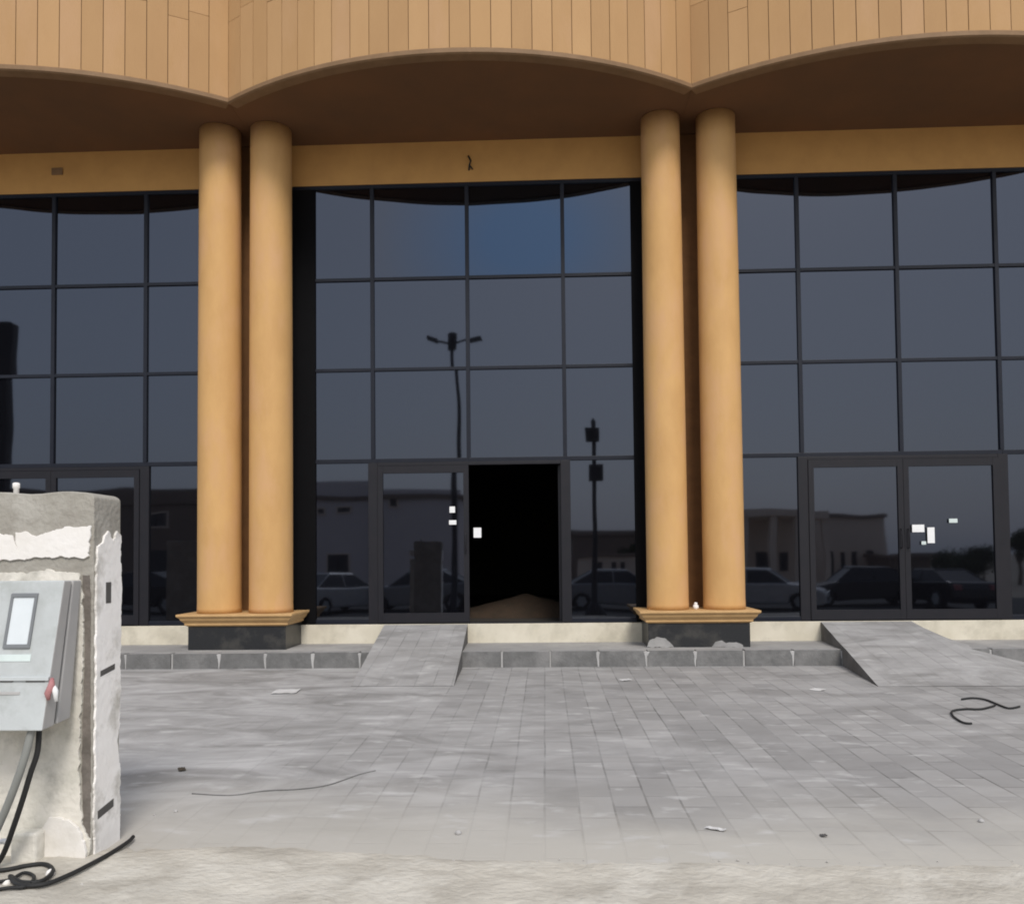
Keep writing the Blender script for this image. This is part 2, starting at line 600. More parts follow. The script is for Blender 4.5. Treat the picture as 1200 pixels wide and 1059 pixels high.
# kerb: separate stones with mortar squeezed into the joints
mb = MB()
x = -14.03
KY = -1.115
while x < 14:
    if not (-2.20 < x+.29 < -.95 and False):
        w = .565+random.uniform(-.006, .006)
        dz = random.uniform(-.004, .004)
        dy = random.uniform(-.006, .006)
        o = len(mb.v)
        mb.box(x, x+w, KY+dy, -.981, -.04, ZK+dz, M['kerb'])
        mb.m[-5] = mb.mi(M['kerbtop'])
    # mortar joint, a little slumped over the face
    mb.box(x+w, x+.587, KY+.012, -.983, -.04, ZK-.012, M['mortar'])
    cx = x+w+.011
    if random.random() < .75:
        q = [random.uniform(.5, 1.3) for _ in range(8)]
        poly = [(cx-.010*q[0], .0), (cx+.010*q[1], .0), (cx+.013*q[2], .07), (cx+.018*q[3], .12), (cx+.034*q[4], ZK-.013), (cx-.034*q[5], ZK-.013), (cx-.02*q[6], .12), (cx-.012*q[7], .07)]
        mb.prism(poly, KY-.004, KY+.02, M['mortar'])
    x += .587
tag(mb.build('kerb', bevel=.012), None, kind='structure')

# ramps up to the doors
mb = MB()


def ramp(xt0, xt1, xb0, xb1, yb, flare=0):
    ny = 8
    nx = 6
    g = {}
    for j in range(ny+1):
        t = j/ny
        for i in range(nx+1):
            s_ = i/nx
            xa = xt0+(xb0-xt0)*t
            xb_ = xt1+(xb1-xt1)*t
            y = -.012+(yb+.012)*t
            zt = (Z0-.012)*(1-t)+(pz(yb)+.004)*t + .012*noise.noise(Vector((xa*3+s_*3, y*2, 1.3)))*math.sin(math.pi*t)
            g[i, j] = (xa+(xb_-xa)*s_, y, zt)
    vs = [g[i, j] for j in range(ny+1) for i in range(nx+1)]
    fs = [(j*(nx+1)+i, (j+1)*(nx+1)+i, (j+1)*(nx+1)+i+1, j*(nx+1)+i+1) for j in range(ny) for i in range(nx)]
    mb.add(vs, fs, M['ramppave'], True)
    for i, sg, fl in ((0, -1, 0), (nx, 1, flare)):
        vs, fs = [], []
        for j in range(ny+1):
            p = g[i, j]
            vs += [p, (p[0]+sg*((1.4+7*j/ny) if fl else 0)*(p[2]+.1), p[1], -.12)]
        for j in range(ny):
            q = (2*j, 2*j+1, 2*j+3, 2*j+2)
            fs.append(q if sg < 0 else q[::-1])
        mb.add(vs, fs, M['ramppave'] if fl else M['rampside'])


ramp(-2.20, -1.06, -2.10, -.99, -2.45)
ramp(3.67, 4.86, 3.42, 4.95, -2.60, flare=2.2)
tag(mb.build('ramp'), None, kind='structure')

# dirt along the near edge
mb = MB()
nx, ny = 420, 170
X0, X1, Y0, Y1 = -7.5, 7.5, -12.6, -6.2
vs = []
for j in range(ny+1):
    for i in range(nx+1):
        x = X0+(X1-X0)*i/nx
        t = j/ny
        y = Y1+(Y0-Y1)*t
        yb = -7.40+.16*sst(.6, -2.2, x) if False else -7.40+.20*(1-sst(-2.2, .6, x))
        yb += .05*noise.noise(Vector((x*1.1, 3.1, 0)))+.025*noise.noise(Vector((x*4.5, .3, 5)))
        d = yb-y
        base = pz(y) if y > -7.6 else pz(-7.6)-.42*(1-sst(-15.0, -8.0, y))
        h = -.02+.035*sst(-.12, .22, d)
        h += .014*noise.fractal(Vector((x*1.7, y*2.3, 0)), 1, 2, 5)*sst(-.05, .4, d)
        h += .0065*noise.fractal(Vector((x*9, y*9, 4)), 1, 2, 3)*sst(-.2, .1, d)
        vs.append((x, y, base+h))
fs = [(j*(nx+1)+i, (j+1)*(nx+1)+i, (j+1)*(nx+1)+i+1, j*(nx+1)+i+1) for j in range(ny) for i in range(nx)]
mb.add(vs, fs, M['sand'], True)
tag(mb.build('dirt_ground'), None, kind='structure')
mb = MB()
for k in range(900):
    x = random.uniform(-4, 4)
    y = random.uniform(-9.0, -7.42)
    r = random.choice([.003, .004, .006, .008])*random.uniform(.7, 1.3)
    z = pz(max(y, -7.6))+.005
    vs = []
    for a in range(6):
        w = a*math.pi/3+random.uniform(-.3, .3)
        vs.append((x+math.cos(w)*r, y+math.sin(w)*r, z))
    vs.append((x, y, z+r*.9))
    vs.append((x, y, z-r))
    mb.add(vs, [(a, (a+1) % 6, 6) for a in range(6)]+[((a+1) % 6, a, 7) for a in range(6)], M['pebble'])
tag(mb.build('gravel'), 'loose gravel and grit strewn over the sandy dirt strip', 'gravel', kind='stuff')

# road and far side
mb = MB()
zr = pz(-7.4)-.06-.44
mb.add([(-200, -25, zr+.008), (200, -25, zr+.008), (200, -15.2, zr+.008), (-200, -15.2, zr+.008)], [(0, 1, 2, 3)], M['asphalt'])
tag(mb.build('road'), None, kind='structure')

# ------------------------------------------------------------------ the building
B = thing('shop_building', (XC, 0, 0), 'tan shop building with dark mirror glass bays, paired round columns and a scalloped cladded fascia', 'building')


def part(mb, name, parent=B, bevel=0, label=None):
    o = mb.build(name, None, bevel)
    o.parent = parent
    o.matrix_parent_inverse = Matrix.Translation((-XC, 0, 0))
    if label:
        o['label'] = label
    return o


def subpart(mb, name, parent, bevel=0, label=None):
    o = mb.build(name, None, bevel)
    o.parent = parent
    if label:
        o['label'] = label
    return o


# fascia: three bows in plan, clad in narrow upright boards
bows = [(PAIRS[0][0], PAIRS[1][0]), (PAIRS[1][0]+.0, PAIRS[2][0]-.06), (PAIRS[2][0]-.06, PAIRS[3][0])]
bows = [(-9.78, -3.93), (-3.93, 1.875), (1.875, 7.72)]


def bow_pts(a, b, n, off=0.0):
    c = (a+b)/2
    h = (b-a)/2
    sag = -(APEX_Y-CUSP_Y)
    rad = (h*h+sag*sag)/(2*sag)
    cy_ = APEX_Y+rad
    th = math.asin(h/rad)
    return [(c+(rad+off)*math.sin(-th+2*th*i/n), cy_-(rad+off)*math.cos(-th+2*th*i/n)) for i in range(n+1)]


ZT = 10.6
for bi, (a, b) in enumerate(bows):
    mb = MB()
    n = 26
    P0 = bow_pts(a, b, n)
    for i in range(n):
        (xa, ya), (xb, yb_) = P0[i], P0[i+1]
        d = Vector((xb-xa, yb_-ya, 0))
        L = d.length
        d.normalize()
        nrm = Vector((d.y, -d.x, 0))
        g = .0042
        z = ZS+.075
        # boards come in lengths: butt joints at staggered heights
        cut = ZS+(random.uniform(.75, 2.6) if i % 3 else 1.05)
        for (za, zb) in ((z, cut-.003), (cut+.003, min(cut+1.4, ZT)), (min(cut+1.406, ZT), ZT)):
            if zb-za < .05:
                continue
            e = random.uniform(0, .0035)
            p1 = Vector((xa, ya, 0))+d*g+nrm*e
            p2 = Vector((xb, yb_, 0))-d*g+nrm*e
            q1, q2 = p1-nrm*.02, p2-nrm*.02
            m_ = random.choice([M['clad'], M['clad'], M['clad2'], M['clad3']])
            mb.hexa([(p1.x, p1.y, za), (p2.x, p2.y, za), (q2.x, q2.y, za), (q1.x, q1.y, za), (p1.x, p1.y, zb), (p2.x, p2.y, zb), (q2.x, q2.y, zb), (q1.x, q1.y, zb)], m_)
    P1 = bow_pts(a, b, n, -.016)
    P2 = bow_pts(a, b, n, -.12)
    vs, fs = [], []
    for i in range(n+1):
        vs += [(*P1[i], ZS+.01), (*P1[i], ZT-.01), (*P2[i], ZT-.01), (*P2[i], ZS+.01)]
    for i in range(n):
        o = 4*i
        for k in range(4):
            k2 = (k+1) % 4
            fs.append((o+k, o+4+k, o+4+k2, o+k2))
    mb.add(vs, fs, M['groove'])
    fo = part(mb, 'fascia')
    # moulding under the boards
    mb = MB()
    vs, fs = [], []
    A1, A2 = bow_pts(a, b, 60, .022), bow_pts(a, b, 60, .0)
    A3 = bow_pts(a, b, 60, -.13)
    for i in range(61):
        vs += [(*A1[i], ZS+.012), (*A1[i], ZS+.058), (*A2[i], ZS+.078), (*A3[i], ZS+.078), (*A3[i], ZS-.002), (*A2[i], ZS-.002)]
    for i in range(60):
        o = 6*i
        for k in range(6):
            k2 = (k+1) % 6
            fs.append((o+k, o+6+k, o+6+k2, o+k2))
    mb.add(vs, fs, M['trim'])
    o = subpart(mb, 'fascia_moulding', fo)
    # soffit of the bay, reaching out to the bow
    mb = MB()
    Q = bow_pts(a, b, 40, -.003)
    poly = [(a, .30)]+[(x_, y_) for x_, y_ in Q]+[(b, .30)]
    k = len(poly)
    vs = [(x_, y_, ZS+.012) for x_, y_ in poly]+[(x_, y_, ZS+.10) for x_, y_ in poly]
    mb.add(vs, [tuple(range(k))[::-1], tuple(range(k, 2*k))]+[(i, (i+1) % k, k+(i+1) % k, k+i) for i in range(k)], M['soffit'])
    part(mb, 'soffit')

# walls: lintels, piers, shell
mb = MB()
XL, XR = -13.2, 11.2
for (xa, xb) in ((XL, -8.0-1.2), (7.15, XR)):
    mb.box(xa, xb, .0, .30, -.1, 11.2, M['wall'])
mb.box(-9.198, 7.148, .0, .30, ZH, 11.2, M['wall'])
part(mb, 'wall')
mb = MB()
mb.box(XL, XR, .302, .32+.2, 7.4, 11.2, M['wall'])
mb.box(XL, XL+.25, .522, 12, -.1, 11.2, M['wall'])
mb.box(XR-.25, XR, .522, 12, -.1, 11.2, M['wall'])
mb.box(XL, XR, 12.002, 12.2, -.1, 11.2, M['wall'])
part(mb, 'rear_wall')
mb = MB()
mb.box(XL-.1, XR+.1, -.35, 12.3, 11.202, 11.4, M['trim'])
part(mb, 'roof')
mb = MB()
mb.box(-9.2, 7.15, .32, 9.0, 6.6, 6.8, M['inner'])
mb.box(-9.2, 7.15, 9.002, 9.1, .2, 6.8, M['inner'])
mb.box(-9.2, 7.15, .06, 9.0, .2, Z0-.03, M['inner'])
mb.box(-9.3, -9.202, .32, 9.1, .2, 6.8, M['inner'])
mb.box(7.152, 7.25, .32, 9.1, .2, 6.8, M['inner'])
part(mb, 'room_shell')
for (pc, off, r) in PAIRS[1:3]:
    mb = MB()
    mb.box(pc-.34, pc+.34, -.03, -.003, ZK, ZS-.002, M['pier'])
    mb.box(pc-.34, pc+.34, .0, .30, ZK, ZH-.003, M['pier'])
    part(mb, 'pier')

# sills
for k in (-1, 0, 1):
    cx = XC+k*BAY
    xa = max(cx-BAY/2+.3, -9.2)
    xb = cx+BAY/2-.3
    if k == -1:
        segs = [(xa, -7.55), (-6.35, xb)]
    elif k == 0:
        segs = [(xa, -2.12), (-1.075, xb)]
    else:
        segs = [(xa, 3.69), (4.84, xb)]
    for s_ in [(xa, xb)]:
        mb = MB()
        mb.box(s_[0], s_[1], -.008, .25, ZK-.02, Z0-.006, M['sill'])
        part(mb, 'sill', bevel=.008)

# columns
prof0 = [(0, Z0)]
for pi, (pc, off, r) in enumerate(PAIRS):
    for sg in (-1, 1):
        mb = MB()
        zb = .655
        prof = [(r*1.012, zb), (r*1.008, zb+.06), (r, zb+.12)]
        nz = 22
        for i in range(1, nz+1):
            t = i/nz
            prof.append((r*(1-.045*t*t), zb+.12+(ZS-.32-zb-.12)*t))
        rt = prof[-1][0]
        prof += [(rt*1.0, ZS+.006)]
        mb.lathe(pc+sg*off, -.44, prof, M['column'], 56)
        part(mb, 'column')
    pw = off+r+.005
    mb = MB()
    mb.box(pc-pw-.02, pc+pw-.01, -.715, -.0085, ZK-.03, .492, M['black'])
    pl = part(mb, 'plinth', bevel=.006)
    mb = MB()
    steps = [(0.0, .492), (.035, .510), (.035, .535), (.075, .575), (.085, .60), (.115, .625), (.115, .652)]
    vs, fs = [], []
    for e, z in steps:
        vs += [(pc-pw-.02-e, -.715-e, z), (pc+pw-.01+e, -.715-e, z), (pc+pw-.01+e, -.012, z), (pc-pw-.02-e, -.012, z)]
    for j in range(len(steps)-1):
        for k in range(4):
            k2 = (k+1) % 4
            fs.append((4*j+k, 4*j+k2, 4*j+4+k2, 4*j+4+k))
    fs.append((3, 2, 1, 0))
    o = 4*(len(steps)-1)
    fs.append((o, o+1, o+2, o+3))
    mb.add(vs, fs, M['cap'])
    subpart(mb, 'plinth_cap', pl, bevel=.004)


# curtain wall bays
def pane(mb, x0, x1, z0, z1, m, y=.035):
    """one sheet of glass, set a hair out of true like every real pane"""
    tx = random.uniform(-.0028, .0028)
    tz = random.uniform(-.0018, .0018)
    w, h = x1-x0, z1-z0
    p = []
    for dy in (0, .012):
        for (x_, z_) in ((x0, z0), (x1, z0), (x1, z1), (x0, z1)):
            p.append((x_, y+dy+tx*(x_-x0-w/2)+tz*(z_-z0-h/2), z_))
    mb.add(p, [(0, 1, 2, 3), (7, 6, 5, 4), (0, 4, 5, 1), (1, 5, 6, 2), (2, 6, 7, 3), (3, 7, 4, 0)], m)


GF = glass('tinted_glass_with_blue_patch', (.72, .80, 1.0), ((.25*.5, 0, -5.75*.62), (.5, .5, .62)))


def leaf(x0, x1, z0, z1, hinge=None, open_=0, handle=1):
    """glazed door leaf"""
    mb = MB()
    st = .072
    f = M['doorframe']
    mb.box(x0, x0+st, -.012, .04, z0, z1, f)
    mb.box(x1-st, x1, -.012, .04, z0, z1, f)
    mb.box(x0+st, x1-st, -.010, .04, z1-.10, z1, f)
    mb.box(x0+st, x1-st, -.010, .04, z0, z0+.13, f)
    pane(mb, x0+st+.001, x1-st-.001, z0+.131, z1-.101, M['glass'], .012)
    hx = x1-.045 if handle > 0 else x0+.045
    mb.tube([(hx, -.015, z0+.95), (hx, -.055, z0+.95), (hx, -.055, z0+1.2), (hx, -.015, z0+1.2)], .009, f, 8)
    return mb


for k in (-1, 0, 1):
    cx = XC+k*BAY
    x0 = cx-2.56
    x1 = cx+2.56
    if k == 0:
        x1 = cx+2.50
    mb = MB()
    f = M['frame']
    hw = .026
    fy0, fy1 = .008, .095
    mb.box(x0, x0+.06, fy0, fy1, Z0, ZH, f)
    mb.box(x1-.06, x1, fy0, fy1, Z0, ZH, f)
    mb.box(x0+.06, x1-.06, fy0+.001, fy1, ZH-.05, ZH, f)
    jl = {-1: 2.15, 0: 2.115, 1: 2.22}[k]
    jr2 = {-1: 2.16, 0: 2.255, 1: 2.25}[k]
    mb.box(x0+.061, cx-jl, fy0-.002, fy0+.02, Z0+.0, ZH-.052, M['jamb_and_reflection'])
    mb.box(cx+jr2, x1-.061, fy0-.002, fy0+.02, Z0+.0, ZH-.052, M['jamb_and_reflection'])
    for (a_, b_) in ((cx-jl+.001, cx-PW-.065), (cx+PW+.065, cx+jr2-.001)):
        mb.box(a_, b_, fy0+.001, fy1, Z0, Z0+.06, f)
    xm = [cx-PW, cx, cx+PW]
    zz = [Z0, Z1, Z2, Z3, ZH]
    for x_ in xm:
        mb.box(x_-hw, x_+hw, fy0-.004, fy1, Z1+.026, ZH-.051, f)
    edges = [cx-jl+.001]+xm+[cx+jr2-.001]
    for z_ in (Z1, Z2, Z3):
        for i in range(4):
            a_ = edges[i]+(hw if i else 0)
            b_ = edges[i+1]-(hw if i < 3 else 0)
            if z_ == Z1:
                a_, b_ = edges[i]-(0 if i == 0 else .001), edges[i+1]
                mb.box(a_+(0.0 if i == 0 else .001), b_, fy0-.003, fy1, z_-.03, z_+.025, f)
            else:
                mb.box(a_, b_, fy0-.002, fy1, z_-.022, z_+.022, f)
    cw = part(mb, 'window_wall', bevel=.003)
    # door surround
    mb = MB()
    df = M['doorframe']
    for x_ in (cx-PW, cx+PW):
        mb.box(x_-.065, x_+.065, fy0-.008, fy1+.01, Z0, Z1-.031, df)
    mb.box(cx-PW+.066, cx+PW-.066, fy0-.006, fy1+.01, Z1-.075, Z1-.031, df)
    mb.box(cx-PW+.066, cx+PW-.066, fy0-.004, fy1+.01, Z0-.004, Z0+.012, df)
    subpart(mb, 'door_frame', cw, bevel=.003)
    mb = MB()
    for i in range(4):
        a_ = edges[i]+(hw if i else 0)
        b_ = edges[i+1]-(hw if i < 3 else 0)
        for j in range(1, 4):
            top = zz[j+1]-(.022 if j < 3 else .05)
            g_ = GF if (k == 0 and j == 3 and i in (1, 2, 3)) else M['glass']
            pane(mb, a_-.004, b_+.004, zz[j]+.022-.002, top+.002, g_)
    pane(mb, cx-jl-.003, cx-PW-.061, Z0+.056, Z1-.026, M['glass'])
    pane(mb, cx+PW+.061, cx+jr2+.003, Z0+.056, Z1-.026, M['glass'])
    subpart(mb, 'glazing', cw)
    zl0, zl1 = Z0+.014, Z1-.078
    mb = leaf(cx-PW+.068, cx-.002, zl0, zl1, handle=1)
    subpart(mb, 'door_leaf', cw, bevel=.003)
    if k != 0:
        mb = leaf(cx+.002, cx+PW-.068, zl0, zl1, handle=-1)
        subpart(mb, 'door_leaf', cw, bevel=.003)
    else:
        # this one stands folded back into the dark room
        mb = leaf(cx+.002, cx+PW-.068, zl0, zl1, handle=-1)
        hx = cx+PW-.068
        a = R(-96)
        nv = []
        for (x_, y_, z_) in mb.v:
            dx, dy = x_-hx, y_-.02
            nv.append((hx+dx*math.cos(a)-dy*math.sin(a), .12+dx*math.sin(a)+dy*math.cos(a), z_))
        # swing inwards
        mb.v = nv
        o = subpart(mb, 'door_leaf', cw, bevel=.003, label='door leaf swung open into the dark room')

# sand heap on the floor inside the open door
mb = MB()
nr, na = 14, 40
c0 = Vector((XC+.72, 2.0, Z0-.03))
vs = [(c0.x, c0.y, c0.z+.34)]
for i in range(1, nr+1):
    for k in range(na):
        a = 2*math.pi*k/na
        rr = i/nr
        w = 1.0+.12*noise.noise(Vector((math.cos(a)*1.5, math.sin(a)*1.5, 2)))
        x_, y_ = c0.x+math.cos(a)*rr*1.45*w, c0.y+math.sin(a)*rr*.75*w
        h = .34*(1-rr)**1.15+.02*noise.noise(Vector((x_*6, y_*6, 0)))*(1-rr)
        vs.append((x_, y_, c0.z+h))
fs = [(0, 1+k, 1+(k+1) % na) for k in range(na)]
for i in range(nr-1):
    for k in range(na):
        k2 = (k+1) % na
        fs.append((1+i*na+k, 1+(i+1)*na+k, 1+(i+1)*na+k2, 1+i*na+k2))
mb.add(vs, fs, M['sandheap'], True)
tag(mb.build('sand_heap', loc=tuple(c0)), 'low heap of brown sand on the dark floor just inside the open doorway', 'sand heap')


# notices and tags on the doors
def label_plate(name, u, v, w, h, lab, cat, y=-.016, group=None, m=None):
    p = atY(u, v, y)
    mb = MB()
    mb.box(p.x-w/2, p.x+w/2, y-.003, y, p.z-h/2, p.z+h/2, m or M['white'])
    tag(mb.build(name, bevel=.002, loc=(p.x, y, p.z)), lab, cat, group)


label_plate('paper_tag', 530, 597, .075, .085, 'small white tag on the closed door beside the dark opening, upper of two', 'paper tag')
label_plate('paper_tag', 530.5, 612, .10, .06, 'small flat white tag on the closed door beside the dark opening, lower of two', 'paper tag')
label_plate('paper_notice', 559.5, 624, .105, .135, 'white square notice hanging at the left edge of the open dark doorway', 'notice')
label_plate('paper_notice', 1076, 619, .16, .10, 'wide white notice on the glass of the right bay door, left of a tall one', 'notice')
label_plate('paper_notice', 1091, 627, .095, .21, 'tall white notice on the glass of the right bay door', 'notice')
label_plate('paper_tag', 1082.5, 636, .06, .045, 'tiny grey white tag under the wide notice on the right bay door', 'paper tag', m=M['pale'])
label_plate('paper_tag', 1117, 610, .11, .055, 'small grey tag alone high on the right bay door, right of the notices', 'paper tag', m=M['pale'])

# little ornaments on the lintel
p = atY(551, 192, -.01)
mb = MB()
mb.tube([(p.x-.02, -.0, p.z-.09), (p.x-.01, -.03, p.z-.03), (p.x+.01, -.035, p.z+.03), (p.x-.025, -.01, p.z+.11)], .012, M['rubber'], 6)
mb.tube([(p.x-.01, -.03, p.z-.03), (p.x+.035, -.02, p.z-.085)], .010, M['rubber'], 6)
tag(mb.build('wire_end'), 'short dark wire end poking out of the tan lintel above the open doorway', 'wire')
p = atY(67, 201, -.01)
mb = MB()
mb.box(p.x-.08, p.x+.08, -.02, 0, p.z-.05, p.z+.05, M['trim'])
tag(mb.build('junction_box', bevel=.006), 'small brown junction box on the tan lintel over the left bay', 'junction box')
p = atY(815, 712, -.45)
mb = MB()
mb.lathe(p.x, -.47, [(.03, .652), (.038, .67), (.036, .70), (.02, .712), (.024, .722), (.02, .735), (.004, .74)], M['white'], 16)
tag(mb.build('paper_cup', loc=None), 'crumpled white cup standing on the plinth cap between the two right columns', 'cup')


# ------------------------------------------------------------------ the meter pillar in the foreground
def rough_plate(mb, outline, y, th, m, jit=.006, seg=.011, axis='y'):
    """irregular coat of plaster with a real thickness; outline in (a, z), laid in front of the plane"""
    pts = []
    n = len(outline)
    for i in range(n):
        a, b = Vector(outline[i]), Vector(outline[(i+1) % n])
        k = max(1, int((b-a).length/seg))
        for t in range(k):
            p_ = a.lerp(b, t/k)
            j = Vector((noise.noise(Vector((p_.x*23, p_.y*23, 1))), noise.noise(Vector((p_.x*23, p_.y*23, 7)))))*jit*2
            j += Vector((noise.noise(Vector((p_.x*90, p_.y*90, 1))), noise.noise(Vector((p_.x*90, p_.y*90, 7)))))*jit*1.1
            pts.append(p_+j)
    k = len(pts)
    if axis == 'y':
        vs = [(p_.x, y-th, p_.y) for p_ in pts]+[(p_.x, y, p_.y) for p_ in pts]
        fs = [tuple(range(k)), tuple(range(2*k-1, k-1, -1))]
    else:
        vs = [(y+th, p_.x, p_.y) for p_ in pts]+[(y, p_.x, p_.y) for p_ in pts]
        fs = [tuple(range(k)), tuple(range(2*k-1, k-1, -1))]
    fs += [(i, k+i, k+(i+1) % k, (i+1) % k) for i in range(k)]
    mb.add(vs, fs, m)


PYF, PYB = -7.42, -7.15
PXR = atY(108, 900, PYF).x
PXL = PXR-.60
PZT = atY(70, 577, PYF).z
PZB = pz(-7.4)-.05


def rounded_block(x0, x1, y0, y1, z0, z1, m, rr=.05, n=26):
    mb = MB()
    poly = [(x0, z0), (x1, z0)]
    for k in range(7):
        a = math.pi/2*k/6
        poly.append((x1-rr+rr*math.cos(a), z1-rr*.55+rr*.55*math.sin(a)))
    for k in range(1, 9):
        t = k/9
        poly.append((x1-rr+(x0-x1+2*rr)*t, z1+.006*math.sin(t*9)))
    for k in range(7):
        a = math.pi/2+math.pi/2*k/6
        poly.append((x0+rr+rr*math.cos(a), z1-rr*.55+rr*.55*math.sin(a)))
    mb.prism(poly, y0, y1, m)
    return mb


MP = thing('meter_pillar', (PXR-.3, (PYF+PYB)/2, PZB), 'white plastered block pillar with a bare cement top, in the left foreground', 'pillar')


def ppart(mb, name, parent=MP, bevel=0, label=None):
    o = mb.build(name, None, bevel)
    o.parent = parent
    if parent == MP:
        o.matrix_parent_inverse = Matrix.Translation(-MP.location)
    if label:
        o['label'] = label
    return o


ppart(rounded_block(PXL, PXR, PYF, PYB, PZB, PZT, M['concrete'], .06), 'block_core', bevel=.006)


def F(u, v, y=PYF):
    p_ = atY(u, v, y)
    return (p_.x, p_.z)


mb = MB()
rough_plate(mb, [F(-60, 656), F(8, 656), F(40, 654), F(75, 652), F(104, 655), F(106.5, 640), F(107, 616), F(85, 616), F(60, 622), F(42, 628), F(30, 622), F(20, 624), F(22, 642), F(16, 628), F(-5, 622), F(-60, 624)], PYF, .012, M['plaster'])
ppart(mb, 'front_plaster', bevel=.003)
mb = MB()
rough_plate(mb, [F(-60, 1030), F(100, 1006), F(106, 1000), F(107, 985), F(97, 960), F(94, 900), F(95, 850), F(99, 760), F(98, 700), F(94, 672), F(60, 668), F(30, 671), F(-60, 671)], PYF, .014, M['plaster2'])
ppart(mb, 'lower_plaster', bevel=.003)
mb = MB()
rough_plate(mb, [F(99, 1000), F(106, 996), F(106.5, 900), F(106, 800), F(106.5, 700), F(105, 674), F(97, 674), F(100, 760), F(97, 850), F(96, 900)], PYF, .003, M['darkcement'], jit=.002)
ppart(mb, 'dark_strip')
# thick splash of fresh white plaster at the foot
mb = MB()
rough_plate(mb, [F(48, 1002), F(103, 1006), F(104, 990), F(96, 968), F(84, 958), F(62, 955), F(52, 970)], PYF-.0145, .02, M['plaster'], seg=.012)
ppart(mb, 'foot_plaster', bevel=.006)
mb = MB()
zt = F(120, 622)[1]


def G(t, v):
    """on the right-hand face: t 0 front .. 1 back, v a row of the photograph at the middle of the face"""
    y = PYF+(PYB-PYF)*t
    return (y, atY(120, v, y).z)


rough_plate(mb, [G(.03, 1006), G(.97, 1006), G(.96, 900), G(.84, 868), G(.95, 840), G(.97, 700), G(.95, 628), G(.8, 622), G(.62, 634), G(.45, 622), G(.25, 634), G(.08, 640), G(.06, 660), G(.04, 680)], PXR, .012, M['plaster3'], axis='x')
ppart(mb, 'side_plaster', bevel=.003)
for (t0, t1, va, vb, vc, vd, lab) in ((.36, .56, 707, 707, 682, 682, None), (.18, .72, 793, 793, 786, 786, None), (.12, .70, 960, 960, 950, 950, None)):
    mb = MB()
    y0_, y1_ = PYF+(PYB-PYF)*t0, PYF+(PYB-PYF)*t1
    zb0, zt0 = atY(120, va, y0_).z, atY(120, vc, y0_).z
    rise = .02 if va > 720 else 0
    mb.hexa([(PXR+.009, y0_, zb0), (PXR+.0135, y0_, zb0), (PXR+.0135, y1_, zb0+rise), (PXR+.009, y1_, zb0+rise),
             (PXR+.009, y0_, zt0), (PXR+.0135, y0_, zt0), (PXR+.0135, y1_, zt0+rise), (PXR+.009, y1_, zt0+rise)], M['cabdark'])
    ppart(mb, 'strap_slot', bevel=.003)
mb = MB()
p = atY(19, 577, PYF+.1)
mb.lathe(p.x, PYF+.1, [(.013, PZT-.03), (.013, PZT+.03), (.017, PZT+.035), (.017, PZT+.058), (.01, PZT+.062)], M['plaster'], 14)
ppart(mb, 'pipe_stub')

# cement splashed on the foot of the right plinth
for ol in ([(758, 758), (761, 750), (770, 746), (780, 748), (786, 753), (790, 758)], [(834, 758), (838, 752), (846, 750), (851, 753), (862, 752), (870, 755), (871, 758)]):
    mb = MB()
    rough_plate(mb, [F(u_, v_, -.7155) for u_, v_ in ol], -.7155, .008, M['kerbtop'], jit=.004)
    part(mb, 'cement_splash', bevel=.002)

# electric meter cabinet, hanging with its foot pushed outwards
xr = atY(95, 681, PYF-.02).x
ztop = atY(75, 680, -7.62).z
zbot = atY(50, 857, -7.76).z
CB = thing('meter_cabinet', (xr, PYF-.1, zbot), 'light grey electric meter cabinet with a small window, tilted on the white pillar', 'meter cabinet')
CW = .50


def cpart(mb, name, parent=CB, bevel=0, label=None):
    o = mb.build(name, None, bevel)
    o.parent = parent
    if parent == CB:
        o.matrix_parent_inverse = Matrix.Translation(-CB.location)
    if label:
        o['label'] = label
    return o


def xfor(u, y):
    return atY(u, 760, y).x


YFT, YFB = -7.600, -7.745      # front face depth, top and bottom
YBT, YBB = PYF-.016, PYF-.075


def C(s_, t, d=0.0):
    """on the front face: s_ 0 at the right edge growing leftwards in metres, t 0 top..1 bottom, d metres outwards"""
    y = YFT+(YFB-YFT)*t
    z = ztop+(zbot-ztop)*t
    xx = xfor(75-25*t, y)-s_
    return Vector((xx, y-d, z-d*.3))


def cquad(mb, s0, s1, t0, t1, d0, d1, m):
    a = [C(s1, t1, d0), C(s0, t1, d0), C(s0, t1, d1), C(s1, t1, d1)]
    mb.hexa([C(s1, t1, d1), C(s0, t1, d1), C(s0, t1, d0), C(s1, t1, d0), C(s1, t0, d1), C(s0, t0, d1), C(s0, t0, d0), C(s1, t0, d0)], m)


# body behind the front panel
mb = MB()
bt, bb = Vector((xfor(95, YBT), YBT, ztop-.004)), Vector((xfor(83, YBB), YBB, zbot+.012))


def mid(t, top):
    f_, b_ = (C(0, 0), bt) if top else (C(0, 1), bb)
    return f_.lerp(b_, t)


def slab(mb, ta, tb, m, inset=0.0, zs=0.0):
    A, Bq = mid(ta, 1), mid(tb, 1)
    Cq, Dq = mid(ta, 0), mid(tb, 0)
    w = Vector((-CW, 0, 0))
    ins = Vector((-inset, 0, 0))
    dz = Vector((0, 0, zs))
    mb.hexa([Cq+w-ins+dz, Cq+ins+dz, Dq+ins+dz, Dq+w-ins+dz, A+w-ins-dz, A+ins-dz, Bq+ins-dz, Bq+w-ins-dz], m)


